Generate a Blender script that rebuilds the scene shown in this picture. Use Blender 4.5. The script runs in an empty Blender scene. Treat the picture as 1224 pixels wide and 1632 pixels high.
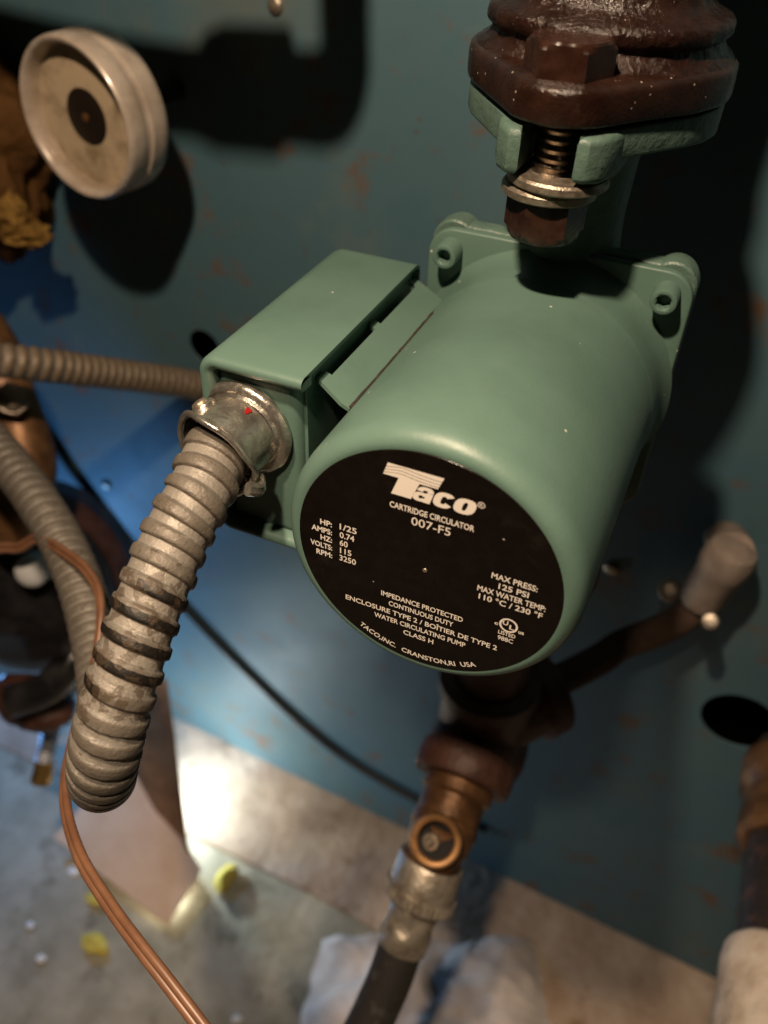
import bpy, bmesh, math, random
from mathutils import Vector, Matrix, noise
random.seed(7)
sc = bpy.context.scene
S = 0.001                                    # all lengths below are millimetres
# ------------------------------------------------------------------ camera
def at(px, py, d):                            # photograph pixel + distance -> place in the scene
    return CAM + (RGT * ((px - 612) / FPX) + DWN * ((py - 816) / FPX) + FWD) * d
CAM = Vector((53.52, -164.607, 166.531))
RGT = Vector((0.915948, 0.400026, 0.031912))
DWN = Vector((0.280659, -0.581728, -0.763428))
FWD = Vector((-0.286827, 0.708217, -0.645104))
FPX = 1339.93
cd = bpy.data.cameras.new('camera'); cam = bpy.data.objects.new('camera', cd)
sc.collection.objects.link(cam); sc.camera = cam
m3 = Matrix((RGT, -DWN, -FWD)).transposed()
cam.matrix_world = Matrix.Translation(CAM * S) @ m3.to_4x4()
cd.sensor_fit = 'VERTICAL'; cd.lens = 6.86; cd.sensor_height = 6.86 * 1632 / FPX; cd.sensor_width = cd.sensor_height * .75
cd.clip_start = 0.005; cd.clip_end = 20
cd.dof.use_dof = True; cd.dof.focus_distance = 0.256; cd.dof.aperture_fstop = 6.86 / 3.7
# ------------------------------------------------------------------ world and lamps
w = bpy.data.worlds.new('World'); sc.world = w; w.use_nodes = True
w.node_tree.nodes['Background'].inputs[0].default_value = (1.0, 0.72, 0.48, 1)
w.node_tree.nodes['Background'].inputs[1].default_value = 0.007
def lamp(name, kind, loc, power, col, size):
    l = bpy.data.lights.new(name, kind); l.energy = power; l.color = col; l.shadow_soft_size = size * S
    o = bpy.data.objects.new(name, l); sc.collection.objects.link(o); o.location = Vector(loc) * S
    return o
KEY = Vector((-50, -140, 430))
lamp('work_light', 'POINT', KEY, 13.5, (1.0, 0.76, 0.53), 13)
lamp('torch_light', 'POINT', at(266, 1266, 834), 1.5, (0.80, 0.96, 1.0), 5)
lamp('card_glow_fill', 'POINT', (-256, 108, -638), .06, (0.86, 1.0, 0.92), 3)  # added lamp that makes the floor glow around the card
lamp('wall_fill_light', 'POINT', (-480, 170, -430), 1.3, (0.16, 0.46, 1.0), 12)  # added blue fill for the left of the jacket
so = lamp('floor_fill_spot', 'SPOT', (0, -260, 430), 13.0, (1.0, 0.76, 0.52), 14)  # added fill spot to brighten the floor and pad
so.data.spot_size = math.radians(46); so.data.spot_blend = 1.0
so.rotation_euler = (Vector((-60, 130, -650)) - Vector((0, -260, 430))).to_track_quat('-Z', 'Y').to_euler()
sc.view_settings.view_transform = 'Standard'; sc.view_settings.look = 'None'
sc.view_settings.exposure = 0.0; sc.view_settings.gamma = 1.0
sc.cycles.max_bounces = 6; sc.cycles.transmission_bounces = 6; sc.cycles.caustics_reflective = False; sc.cycles.caustics_refractive = False

# ------------------------------------------------------------------ helpers
def empty(name, loc, label=None, cat=None, group=None):
    o = bpy.data.objects.new(name, None); sc.collection.objects.link(o); o.location = Vector(loc) * S
    o.empty_display_size = .01
    return tag(o, label, cat, group)
def tag(o, label=None, cat=None, group=None, kind=None):
    if label: o['label'] = label
    if cat: o['category'] = cat
    if group: o['group'] = group
    if kind: o['kind'] = kind
    return o
def world_loc(o):
    v = Vector((0, 0, 0))
    while o is not None:
        v = v + o.location; o = o.parent
    return v
def mk(name, bm, mat, parent=None, smooth=True, origin=None, angle=40):
    """bmesh in world millimetres -> one mesh object"""
    if origin is None:
        if parent is not None: origin = world_loc(parent) / S
        elif len(bm.verts):
            n = len(bm.verts); c = Vector((0, 0, 0)); lo = 1e9
            for v in bm.verts: c += v.co; lo = min(lo, v.co.z)
            c /= n; origin = Vector((c.x, c.y, lo))
    origin = Vector(origin)
    for v in bm.verts: v.co = (v.co - origin) * S
    bmesh.ops.recalc_face_normals(bm, faces=bm.faces)
    me = bpy.data.meshes.new(name); bm.to_mesh(me); bm.free()
    me.materials.append(mat)
    if smooth:
        for p in me.polygons: p.use_smooth = True
        try: me.set_sharp_from_angle(angle=math.radians(angle))
        except Exception: pass
    o = bpy.data.objects.new(name, me); sc.collection.objects.link(o)
    if parent is not None:
        o.parent = parent; o.location = origin * S - world_loc(parent)
    else: o.location = origin * S
    return o
def frame(axis, up=None):
    z = Vector(axis).normalized()
    u = Vector(up) if up is not None else (Vector((0, 0, 1)) if abs(z.z) < .9 else Vector((1, 0, 0)))
    x = u.cross(z).normalized(); y = z.cross(x)
    return x, y, z
def lathe(bm, prof, org, axis, seg=64, up=None, fn=None, caps=(True, True)):
    x, y, z = frame(axis, up); org = Vector(org); rings = []
    for r, h in prof:
        ring = []
        for k in range(seg):
            a = 2 * math.pi * k / seg
            rr = r if fn is None else fn(r, h, a)
            ring.append(bm.verts.new(org + z * h + (x * math.cos(a) + y * math.sin(a)) * rr))
        rings.append(ring)
    for i in range(len(rings) - 1):
        for k in range(seg):
            bm.faces.new((rings[i][k], rings[i][(k + 1) % seg], rings[i + 1][(k + 1) % seg], rings[i + 1][k]))
    if caps[0]: bm.faces.new(rings[0][::-1])
    if caps[1]: bm.faces.new(rings[-1])
    return rings
def catmull(pts, step):
    P = [Vector(p) for p in pts]; P = [P[0] * 2 - P[1]] + P + [P[-1] * 2 - P[-2]]
    dense = []
    for i in range(1, len(P) - 2):
        for k in range(40):
            t = k / 40; a, b, c, d = P[i - 1:i + 3]
            dense.append(.5 * ((2 * b) + (c - a) * t + (2 * a - 5 * b + 4 * c - d) * t * t + (3 * b - a - 3 * c + d) * t ** 3))
    dense.append(P[-2])
    out = [dense[0]]; acc = 0
    for i in range(1, len(dense)):
        seg = (dense[i] - dense[i - 1]); L = seg.length
        while acc + L >= step:
            t = (step - acc) / L; p = dense[i - 1] + seg * t
            out.append(p); dense[i - 1] = p; seg = dense[i] - p; L = seg.length; acc = 0
        acc += L
    return out
def sweep(bm, path, rad, seg=16, uv=False, caps=True, up=(0, 0, 1)):
    """rad(s, a) -> radius; parallel-transport frame"""
    n = len(path); T = []
    for i in range(n):
        T.append((path[min(i + 1, n - 1)] - path[max(i - 1, 0)]).normalized())
    u = Vector(up); u = (u - T[0] * u.dot(T[0])).normalized(); rings = []; s = 0; ss = []
    for i in range(n):
        if i:
            s += (path[i] - path[i - 1]).length
            u = (u - T[i] * u.dot(T[i])).normalized()
        v = T[i].cross(u); ss.append(s)
        rings.append([bm.verts.new(path[i] + (u * math.cos(2 * math.pi * k / seg) + v * math.sin(2 * math.pi * k / seg)) * rad(s, 2 * math.pi * k / seg)) for k in range(seg)])
    lay = bm.loops.layers.uv.new('UVMap') if uv else None
    for i in range(n - 1):
        for k in range(seg):
            f = bm.faces.new((rings[i][k], rings[i][(k + 1) % seg], rings[i + 1][(k + 1) % seg], rings[i + 1][k]))
            if lay:
                for l, (ii, kk) in zip(f.loops, ((i, k), (i, k + 1), (i + 1, k + 1), (i + 1, k))): l[lay].uv = (phase(ss[ii]), kk / seg)
    if caps: bm.faces.new(rings[0][::-1]); bm.faces.new(rings[-1])
def box(bm, lo, hi, bev=0, seg=2):
    b2 = bmesh.new(); bmesh.ops.create_cube(b2, size=1)
    lo = Vector(lo); hi = Vector(hi); c = (lo + hi) / 2; d = hi - lo
    for v in b2.verts: v.co = Vector((v.co.x * d.x, v.co.y * d.y, v.co.z * d.z)) + c
    if bev: bmesh.ops.bevel(b2, geom=b2.edges[:], offset=bev, segments=seg, profile=.5, affect='EDGES')
    join(bm, b2)
def join(bm, b2):
    mp = {}
    for v in b2.verts: mp[v] = bm.verts.new(v.co)
    for f in b2.faces:
        try: bm.faces.new([mp[v] for v in f.verts])
        except ValueError: pass
    b2.free()
def prism(bm, poly, a, b, bev=0, seg=3, plane='xy'):
    """polygon extruded from a to b along the missing axis"""
    def P(p, h):
        return Vector((p[0], p[1], h)) if plane == 'xy' else Vector((p[0], h, p[1]))
    b2 = bmesh.new()
    A = [b2.verts.new(P(p, a)) for p in poly]; B = [b2.verts.new(P(p, b)) for p in poly]
    n = len(poly); fa = b2.faces.new(A); fb = b2.faces.new(B[::-1])
    for i in range(n): b2.faces.new((A[i], B[i], B[(i + 1) % n], A[(i + 1) % n]))
    bmesh.ops.recalc_face_normals(b2, faces=b2.faces)
    if bev:
        es = [e for e in b2.edges if all(v in A for v in e.verts) or all(v in B for v in e.verts)]
        bmesh.ops.bevel(b2, geom=es, offset=bev, segments=seg, profile=.5, affect='EDGES')
    join(bm, b2)
def arc(cx, cy, r, a0, a1, n=10):
    return [(cx + r * math.cos(math.radians(a0 + (a1 - a0) * i / n)), cy + r * math.sin(math.radians(a0 + (a1 - a0) * i / n))) for i in range(n + 1)]
def lump(bm, c, r, amp=.25, sub=4, sc_=(1, 1, 1), freq=1.0, seed=0):
    b2 = bmesh.new(); bmesh.ops.create_icosphere(b2, subdivisions=sub, radius=1)
    for v in b2.verts:
        d = v.co.normalized(); k = 1 + amp * noise.fractal(d * freq + Vector((seed * 7.3, seed, 0)), 1.0, 2.0, 5)
        v.co = Vector(c) + Vector((d.x * sc_[0], d.y * sc_[1], d.z * sc_[2])) * r * k
    join(bm, b2)

# ------------------------------------------------------------------ materials
def mat(name, col, rough=.5, metal=0, col2=None, nscale=60, nlo=.4, nhi=.65, bump=0, bscale=400, spec=.5, spots=None, coat=0, rvar=0, detail=4):
    m = bpy.data.materials.new(name); m.use_nodes = True; nt = m.node_tree; N = nt.nodes; L = nt.links
    b = N['Principled BSDF']; b.inputs['Roughness'].default_value = rough; b.inputs['Metallic'].default_value = metal
    b.inputs['Specular IOR Level'].default_value = spec
    b.inputs['Base Color'].default_value = (*col, 1)
    if coat: b.inputs['Coat Weight'].default_value = coat; b.inputs['Coat Roughness'].default_value = .15
    tc = N.new('ShaderNodeTexCoord'); last = None
    def nz(scale, det=4, rgh=.6):
        n = N.new('ShaderNodeTexNoise'); n.inputs['Scale'].default_value = scale; n.inputs['Detail'].default_value = det; n.inputs['Roughness'].default_value = rgh
        L.new(tc.outputs['Object'], n.inputs['Vector']); return n.outputs['Fac']
    def ramp(fac, lo, hi):
        r = N.new('ShaderNodeMapRange'); r.inputs[1].default_value = lo; r.inputs[2].default_value = hi; L.new(fac, r.inputs[0]); return r.outputs[0]
    def mix(fac, a, c):
        x = N.new('ShaderNodeMix'); x.data_type = 'RGBA'; L.new(fac, x.inputs[0])
        if a is None: x.inputs[6].default_value = (*col, 1)
        else: L.new(a, x.inputs[6])
        x.inputs[7].default_value = (*c, 1); return x.outputs[2]
    if col2: last = mix(ramp(nz(nscale, detail), nlo, nhi), last, col2)
    for sp in (spots or []):                  # (colour, scale, lo, hi)
        last = mix(ramp(nz(sp[1], 5, .65), sp[2], sp[3]), last, sp[0])
    if last is not None: L.new(last, b.inputs['Base Color'])
    if rvar:
        r = N.new('ShaderNodeMapRange'); L.new(nz(nscale * 1.7), r.inputs[0]); r.inputs[1].default_value = .3; r.inputs[2].default_value = .7
        r.inputs[3].default_value = rough - rvar; r.inputs[4].default_value = rough + rvar; L.new(r.outputs[0], b.inputs['Roughness'])
    if bump:
        bp = N.new('ShaderNodeBump'); bp.inputs['Strength'].default_value = 1.0; bp.inputs['Distance'].default_value = bump * S
        L.new(nz(bscale, 5), bp.inputs['Height']); L.new(bp.outputs[0], b.inputs['Normal'])
    return m
def specks(m, col, cell=90, size=.05, keep=.12):
    """a few tiny dust grains on a painted surface"""
    nt = m.node_tree; N = nt.nodes; L = nt.links; b = N['Principled BSDF']
    tc = N.new('ShaderNodeTexCoord'); v = N.new('ShaderNodeTexVoronoi'); v.inputs['Scale'].default_value = cell; L.new(tc.outputs['Object'], v.inputs['Vector'])
    lt = N.new('ShaderNodeMath'); lt.operation = 'LESS_THAN'; lt.inputs[1].default_value = size; L.new(v.outputs['Distance'], lt.inputs[0])
    sx = N.new('ShaderNodeSeparateColor'); L.new(v.outputs['Color'], sx.inputs[0])
    l2 = N.new('ShaderNodeMath'); l2.operation = 'LESS_THAN'; l2.inputs[1].default_value = keep; L.new(sx.outputs[0], l2.inputs[0])
    mu = N.new('ShaderNodeMath'); mu.operation = 'MULTIPLY'; L.new(lt.outputs[0], mu.inputs[0]); L.new(l2.outputs[0], mu.inputs[1])
    x = N.new('ShaderNodeMix'); x.data_type = 'RGBA'; L.new(mu.outputs[0], x.inputs[0]); x.inputs[7].default_value = (*col, 1)
    src = b.inputs['Base Color'].links
    if src: L.new(src[0].from_socket, x.inputs[6])
    else: x.inputs[6].default_value = b.inputs['Base Color'].default_value
    L.new(x.outputs[2], b.inputs['Base Color'])
    return m
M = {}
M['green'] = specks(mat('green_enamel', (.098, .170, .141), .44, col2=(.084, .149, .122), nscale=28, bump=.07, bscale=650, rvar=.07), (.50, .52, .46), 150, .07, .11)
M['green_cast'] = mat('green_cast_iron', (.100, .166, .138), .42, col2=(.078, .130, .106), nscale=90, bump=.6, bscale=260, rvar=.08)
M['black_plate'] = specks(mat('black_label', (.005, .0035, .003), .2, col2=(.007, .005, .004), nscale=200, spec=.25, bump=.03, bscale=1500, spots=[((.016, .013, .011), 45, .58, .78)]), (.35, .32, .28), 190, .06, .12)
M['print'] = mat('white_print', (.72, .66, .60), .5)
M['brown'] = specks(mat('brown_paint', (.017, .0068, .0046), .23, col2=(.028, .0118, .0076), nscale=120, bump=.35, bscale=750, rvar=.12, spec=.5, spots=[((.042, .028, .020), 95, .60, .78)]), (.45, .36, .29), 320, .10, .3)
M['brown_rough'] = mat('crusty_brown_paint', (.014, .0056, .0040), .18, col2=(.024, .0105, .0072), nscale=160, bump=1.1, bscale=380, rvar=.08, spec=.5)
M['brown_bolt'] = mat('brown_bolt', (.023, .0090, .0060), .22, col2=(.040, .018, .012), nscale=200, bump=.07, bscale=500, rvar=.08)
M['thread'] = mat('oily_thread', (.21, .165, .12), .34, .85, col2=(.07, .05, .035), nscale=300, bump=.2)
M['zinc'] = mat('dull_zinc', (.42, .36, .29), .42, .8, col2=(.20, .15, .11), nscale=260, nlo=.45, nhi=.7, bump=.25, bscale=700, rvar=.12)
M['connector'] = mat('zinc_connector', (.64, .60, .54), .22, .9, col2=(.40, .36, .31), nscale=220, nlo=.4, nhi=.7, bump=.22, bscale=420, rvar=.12)
M['red'] = mat('red_paint', (.26, .007, .006), .35)
M['copper'] = mat('brown_copper', (.23, .115, .048), .42, .45, col2=(.10, .048, .024), nscale=60, bump=.4, bscale=300, rvar=.1)
M['brass'] = mat('brass', (.55, .36, .13), .35, .85, col2=(.3, .2, .08), nscale=150)
M['iron'] = mat('red_brown_iron', (.065, .026, .018), .5, .1, col2=(.11, .05, .035), nscale=80, bump=1.0, bscale=150)
M['black_iron'] = mat('dark_iron', (.03, .022, .018), .5, .2, col2=(.10, .05, .03), nscale=110, nlo=.5, nhi=.75, bump=.7, bscale=200)
M['rubber'] = mat('black_rubber', (.018, .016, .015), .55, col2=(.06, .055, .05), nscale=120, nlo=.55, nhi=.75, bump=.3)
M['jacket'] = mat('blue_jacket', (.060, .130, .168), .58, col2=(.075, .140, .166), nscale=9, bump=.25, bscale=60, rvar=.06,
                  spots=[((.10, .15, .16), 16, .58, .78), ((.14, .075, .04), 30, .575, .72), ((.10, .06, .04), 70, .66, .73), ((.11, .13, .12), 6, .56, .72)])
M['dark'] = mat('shade_black', (.006, .005, .005), .9)  # near-black colour stands in for shade inside holes
M['concrete'] = mat('concrete', (.40, .37, .30), .88, col2=(.24, .225, .17), nscale=14, bump=2.0, bscale=120, spec=.2,
                    spots=[((.13, .115, .08), 22, .55, .72), ((.45, .42, .38), 60, .66, .74)])
M['pad'] = mat('pad_concrete', (.52, .42, .34), .85, col2=(.34, .25, .19), nscale=18, nlo=.35, bump=2.5, bscale=90, spec=.2, spots=[((.20, .12, .07), 26, .58, .74)])
M['paper'] = mat('kraft_card', (.66, .46, .31), .8, col2=(.58, .39, .25), nscale=30, bump=.6, bscale=80, spec=.2)
M['kraft_shaded'] = mat('shaded_card', (.26, .135, .06), .75, col2=(.16, .08, .035), nscale=40, bump=.6, bscale=90, spec=.2)  # same card, darkened: shade on the standing flap is in the colour
M['yellow'] = mat('yellow_foam', (.60, .50, .12), .9, col2=(.55, .43, .08), nscale=150, bump=1.0, bscale=300, spec=.1)
M['orange_foam'] = mat('aged_foam', (.10, .048, .016), .9, col2=(.06, .027, .009), nscale=40, bump=3, bscale=110, spec=.1)
M['aged_yellow'] = mat('aged_yellow_foam', (.22, .13, .035), .9, col2=(.14, .078, .02), nscale=90, bump=2, bscale=200, spec=.1)
M['grime'] = mat('brown_grime', (.016, .011, .008), .9, col2=(.04, .024, .016), nscale=300)
M['dull_grey'] = mat('dull_grey_metal', (.30, .245, .21), .6, .15, col2=(.22, .175, .15), nscale=70, bump=.4)
M['hose_metal'] = mat('pale_hose_metal', (.50, .45, .38), .36, .75, col2=(.30, .25, .20), nscale=150, bump=.5, bscale=400)
M['branch'] = mat('dull_brown_pipe', (.085, .05, .034), .8, 0, col2=(.055, .032, .022), nscale=60)
M['brass_dull'] = mat('dull_brass', (.38, .20, .08), .42, .5, col2=(.24, .12, .05), nscale=120)
M['cord'] = mat('brown_cord', (.17, .080, .042), .4, col2=(.12, .055, .03), nscale=90)
M['cloth'] = mat('white_cloth', (.62, .57, .56), .9, col2=(.48, .44, .44), nscale=40, bump=.8, bscale=160, spec=.1)
M['wrap'] = mat('white_wrap', (.62, .54, .46), .8, col2=(.42, .33, .25), nscale=45, bump=2.0, bscale=110, spec=.2)
M['shadow_line'] = mat('shadow_strand', (.010, .012, .016), .45)  # colour of the strand that stands in for a shadow
M['dial'] = mat('cream_dial', (.55, .46, .34), .7, col2=(.28, .22, .15), nscale=70, nlo=.45, nhi=.72)
M['case'] = mat('clear_dirty_rim', (.46, .39, .33), .28, .1, col2=(.33, .27, .22), nscale=60, rvar=.1)
M['bezel_black'] = mat('black_disc', (.012, .008, .006), .5)
M['motor'] = mat('black_gloss_paint', (.010, .010, .011), .25, col2=(.03, .028, .03), nscale=50, bump=.4, bscale=120)
M['blue_tube'] = mat('braided_tube', (.45, .48, .55), .45, .3)
M['white_bit'] = mat('white_crumb_and_reflection', (.75, .76, .78), .8)
g = bpy.data.materials.new('hazy_glass'); g.use_nodes = True; nt = g.node_tree
tr = nt.nodes.new('ShaderNodeBsdfTransparent'); tr.inputs[0].default_value = (.93, .90, .86, 1)
mx = nt.nodes.new('ShaderNodeMixShader'); mx.inputs[0].default_value = .05
b = nt.nodes.new('ShaderNodeBsdfGlossy'); b.inputs[0].default_value = (.9, .9, .9, 1); b.inputs[1].default_value = .15
nt.links.new(tr.outputs[0], mx.inputs[1]); nt.links.new(b.outputs[0], mx.inputs[2]); nt.links.new(mx.outputs[0], nt.nodes['Material Output'].inputs[0]); M['glass'] = g

def conduit_mat(name, col, colr, bands=None):
    """strip-wound steel: UV.x = length (1 = 100 mm), UV.y = angle"""
    m = mat(name, col, .5, .2, col2=colr, nscale=130, nlo=.35, nhi=.7, bump=.3, bscale=800, rvar=.1, spots=[((.08, .06, .042), 45, .58, .8), ((.30, .28, .25), 420, .58, .70), ((.05, .04, .03), 300, .60, .70)])
    nt = m.node_tree; N = nt.nodes; L = nt.links; b = N['Principled BSDF']
    uv = N.new('ShaderNodeUVMap'); sp = N.new('ShaderNodeSeparateXYZ'); L.new(uv.outputs[0], sp.inputs[0])
    def math_(op, a, c=None):
        x = N.new('ShaderNodeMath'); x.operation = op
        for i, q in enumerate((a, c)):
            if q is None: continue
            if isinstance(q, (int, float)): x.inputs[i].default_value = q
            else: L.new(q, x.inputs[i])
        return x.outputs[0]
    src = b.inputs['Base Color'].links[0].from_socket
    ph = math_('FRACT', math_('ADD', sp.outputs[0], sp.outputs[1]))
    ridge = math_('MULTIPLY', math_('GREATER_THAN', ph, .07), math_('LESS_THAN', ph, .54))
    x = N.new('ShaderNodeMix'); x.data_type = 'RGBA'; L.new(math_('MULTIPLY', ridge, .5), x.inputs[0]); L.new(src, x.inputs[6]); x.inputs[7].default_value = (.095, .075, .054, 1); src = x.outputs[2]
    flatb = math_('MULTIPLY', math_('GREATER_THAN', ph, .60), math_('LESS_THAN', ph, .96))
    x = N.new('ShaderNodeMix'); x.data_type = 'RGBA'; L.new(math_('MULTIPLY', flatb, .6), x.inputs[0]); L.new(src, x.inputs[6]); x.inputs[7].default_value = (.25, .225, .195, 1); src = x.outputs[2]
    seam = math_('LESS_THAN', math_('ABSOLUTE', math_('SUBTRACT', ph, .565)), .035)
    x = N.new('ShaderNodeMix'); x.data_type = 'RGBA'; L.new(math_('MULTIPLY', seam, .75), x.inputs[0]); L.new(src, x.inputs[6]); x.inputs[7].default_value = (.05, .035, .025, 1); src = x.outputs[2]
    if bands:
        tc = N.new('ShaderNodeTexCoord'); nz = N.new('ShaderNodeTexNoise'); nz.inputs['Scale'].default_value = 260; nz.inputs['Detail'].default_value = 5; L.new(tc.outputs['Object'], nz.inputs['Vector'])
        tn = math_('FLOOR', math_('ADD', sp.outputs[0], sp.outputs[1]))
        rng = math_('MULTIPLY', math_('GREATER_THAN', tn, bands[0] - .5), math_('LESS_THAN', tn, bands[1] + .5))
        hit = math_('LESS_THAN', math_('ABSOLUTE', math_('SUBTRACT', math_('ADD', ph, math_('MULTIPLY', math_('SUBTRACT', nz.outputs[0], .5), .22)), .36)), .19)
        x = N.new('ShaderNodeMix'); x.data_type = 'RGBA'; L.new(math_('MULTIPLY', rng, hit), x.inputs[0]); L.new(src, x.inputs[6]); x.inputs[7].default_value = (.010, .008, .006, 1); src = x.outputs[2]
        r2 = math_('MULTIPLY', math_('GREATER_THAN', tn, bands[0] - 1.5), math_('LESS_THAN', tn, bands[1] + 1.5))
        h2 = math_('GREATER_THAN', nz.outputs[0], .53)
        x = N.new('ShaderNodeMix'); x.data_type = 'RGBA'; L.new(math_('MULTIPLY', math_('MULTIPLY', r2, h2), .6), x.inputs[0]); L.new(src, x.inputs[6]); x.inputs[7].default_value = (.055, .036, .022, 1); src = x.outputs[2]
    L.new(src, b.inputs['Base Color'])
    return m
PITCH = 7.3
def phase(s):
    return s / PITCH if s < 92 else 92 / PITCH + (s - 92) / 5.9

# ------------------------------------------------------------------ the setting: boiler jacket, pad, floor
FZ = -636.0
WT = -.055; WY = 260.0
def wy(x): return WY + WT * x
def wall_at(px, py):
    d = RGT * ((px - 612) / FPX) + DWN * ((py - 816) / FPX) + FWD
    s = (WY + WT * CAM.x - CAM.y) / (d.y - WT * d.x); return CAM + d * s
def off_wall(px, py, off):
    p = wall_at(px, py); d = (CAM - p); return p + d * (off / abs(d.y))
def floor_at(px, py, z):
    d = RGT * ((px - 612) / FPX) + DWN * ((py - 816) / FPX) + FWD
    return CAM + d * ((z - CAM.z) / d.z)
def sheet(bm, x0, x1, y0, y1, z, nx, ny, amp=0, th=0):
    V = [[bm.verts.new((x0 + (x1 - x0) * i / nx, y0 + (y1 - y0) * j / ny, z + amp * noise.fractal(Vector((i * .37, j * .37, 1.3)), 1, 2, 4))) for j in range(ny + 1)] for i in range(nx + 1)]
    for i in range(nx):
        for j in range(ny): bm.faces.new((V[i][j], V[i + 1][j], V[i + 1][j + 1], V[i][j + 1]))
bm = bmesh.new(); sheet(bm, -1500, 1200, -900, 420, FZ - 4, 60, 40, 1.0)
tag(mk('floor', bm, M['concrete'], origin=(0, 0, FZ - 4)), kind='structure')
bm = bmesh.new()
prism(bm, [(-1500, 420), (-1500, 172), (-300, 170), (-150, 167), (90, 152), (700, 140), (700, 420)], FZ - 12, FZ, bev=2)
tag(mk('concrete_pad', bm, M['pad'], origin=(0, 160, FZ - 20)), kind='structure')

boiler = empty('boiler', (0, WY, FZ + 1), 'blue painted sheet metal boiler jacket behind the pump, with rust spots', 'boiler')
hL = wall_at(326, 553); hR = wall_at(1178, 1150)
bm = bmesh.new()
c = math.cos(math.atan(WT))
prism(bm, [(-1200, wy(-1200)), (600, wy(600)), (600, wy(600) + 1.5), (-1200, wy(-1200) + 1.5)], FZ + 1, 700)
panel = mk('jacket_panel', bm, M['jacket'], boiler, smooth=False)
for p, r in ((hL, 13), (hR, 25)):
    bm = bmesh.new(); lathe(bm, [(r, -30), (r, 30)], p, (-WT, 1, 0), 48)
    cut = mk('cutter', bm, M['dark'])
    md = panel.modifiers.new('hole', 'BOOLEAN'); md.operation = 'DIFFERENCE'; md.object = cut; md.solver = 'EXACT'
    dg = bpy.context.evaluated_depsgraph_get(); me = bpy.data.meshes.new_from_object(panel.evaluated_get(dg))
    panel.modifiers.clear(); panel.data = me; bpy.data.objects.remove(cut)
bm = bmesh.new(); box(bm, (-1200, 380, FZ + 1), (600, 384, 700)); mk('shade_backing', bm, M['dark'], boiler, smooth=False)
for (px, py), r in (((170, 772), 5), ((440, 8), 4.5), ((975, 905), 5)):
    p = wall_at(px, py); bm = bmesh.new()
    lathe(bm, [(r, -.5), (r, 1.2), (r * .8, 2.3), (r * .3, 2.8)], p, (WT, -1, 0), 20); mk('screw', bm, M['zinc'], boiler)

# ------------------------------------------------------------------ the circulator pump
pump = empty('circulator_pump', (0, 0, -100), 'green painted circulator pump with black printed end plate', 'pump')
bm = bmesh.new()
prof = [(30, .35), (39.6, .35), (40.6, .0), (42.2, .45), (43.6, 1.5), (44.7, 3.2), (45.3, 5.4), (45.5, 8), (45.5, 60), (45.5, 98), (45.9, 99.2), (46.2, 101), (46.3, 108), (46.8, 112), (47.8, 115.5), (49.6, 118.2)]
lathe(bm, prof, (0, 0, 0), (0, 1, 0), 128)
can = mk('motor_housing', bm, M['green'], pump, angle=60)
bm = bmesh.new(); lathe(bm, [(40.05, .5), (40.05, .05), (39.9, -.1), (0.6, -.1)], (0, 0, 0), (0, 1, 0), 128)
plate = mk('nameplate', bm, M['black_plate'], pump)
# lettering
dgl = []
def text_mesh(s, offset=0.0, shear=0.0):
    cu = bpy.data.curves.new('t', 'FONT'); cu.body = s; cu.size = 1; cu.offset = offset; cu.shear = shear; cu.resolution_u = 3
    o = bpy.data.objects.new('t', cu); sc.collection.objects.link(o)
    me = bpy.data.meshes.new_from_object(o.evaluated_get(bpy.context.evaluated_depsgraph_get()))
    V = [v.co.copy() for v in me.vertices]; F = [tuple(p.vertices) for p in me.polygons]
    bpy.data.objects.remove(o); bpy.data.curves.remove(cu); bpy.data.meshes.remove(me)
    return V, F
PY = -.16
def letter(V, F, name='lettering', y=PY):
    bm = bmesh.new(); vs = [bm.verts.new((v[0], y, v[1])) for v in V]
    for f in F:
        try: bm.faces.new([vs[i] for i in f])
        except ValueError: pass
    return mk(name, bm, M['print'], plate, smooth=False)
def line(s, x0, x1, z0, hgt, offset=.014, fit=True):
    V, F = text_mesh(s, offset)
    ax = min(v.x for v in V); bx = max(v.x for v in V)
    V0, _ = text_mesh('H', offset); a0 = min(v.y for v in V0); a1 = max(v.y for v in V0)
    k = (x1 - x0) / (bx - ax)
    letter([(x0 + (v.x - ax) * k, z0 + (v.y - a0) * hgt / (a1 - a0)) for v in V], F)
line('CARTRIDGE CIRCULATOR', -11.5, 12.9, 19.3, 2.05, .018)
line('007-F5', -4.9, 6.5, 15.3, 2.8, .002)
for s, x0, x1, z in (('HP:', -33.0, -29.2, 4.9), ('AMPS:', -35.9, -29.2, 1.8), ('HZ:', -33, -29.2, -1.2), ('VOLTS:', -36.4, -29.2, -4.3), ('RPM:', -34.5, -29.2, -7.4)): line(s, x0, x1, z, 2.05, .022)
for s, x0, x1, z in (('1/25', -26.7, -21.3, 5.2), ('0.74', -26.7, -22.0, 2.0), ('60', -26.7, -24.1, -1.1), ('115', -26.6, -22.9, -4.1), ('3250', -26.8, -21.4, -7.1)): line(s, x0, x1, z, 2.2, .012)
for s, x0, x1, z in (('IMPEDANCE PROTECTED', -12.9, 13.1, -15.9), ('CONTINUOUS DUTY', -10.3, 10.4, -19.2), ('ENCLOSURE TYPE 2 / BO\u00ceTIER DE TYPE 2', -24.7, 24.4, -22.8), ('WATER CIRCULATING PUMP', -14.9, 14.9, -26.2), ('CLASS H', -5.0, 4.9, -29.6)): line(s, x0, x1, z, 2.0, .016)
for s, x0, x1, z in (('MAX PRESS:', 19.4, 32.4, 5.1), ('125 PSI', 21.8, 30.4, 1.9), ('MAX WATER TEMP:', 16.0, 35.6, -1.2), ('110 \u00b0C / 230 \u00b0F', 16.7, 35.2, -4.2)): line(s, x0, x1, z, 2.1, .016)
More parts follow.
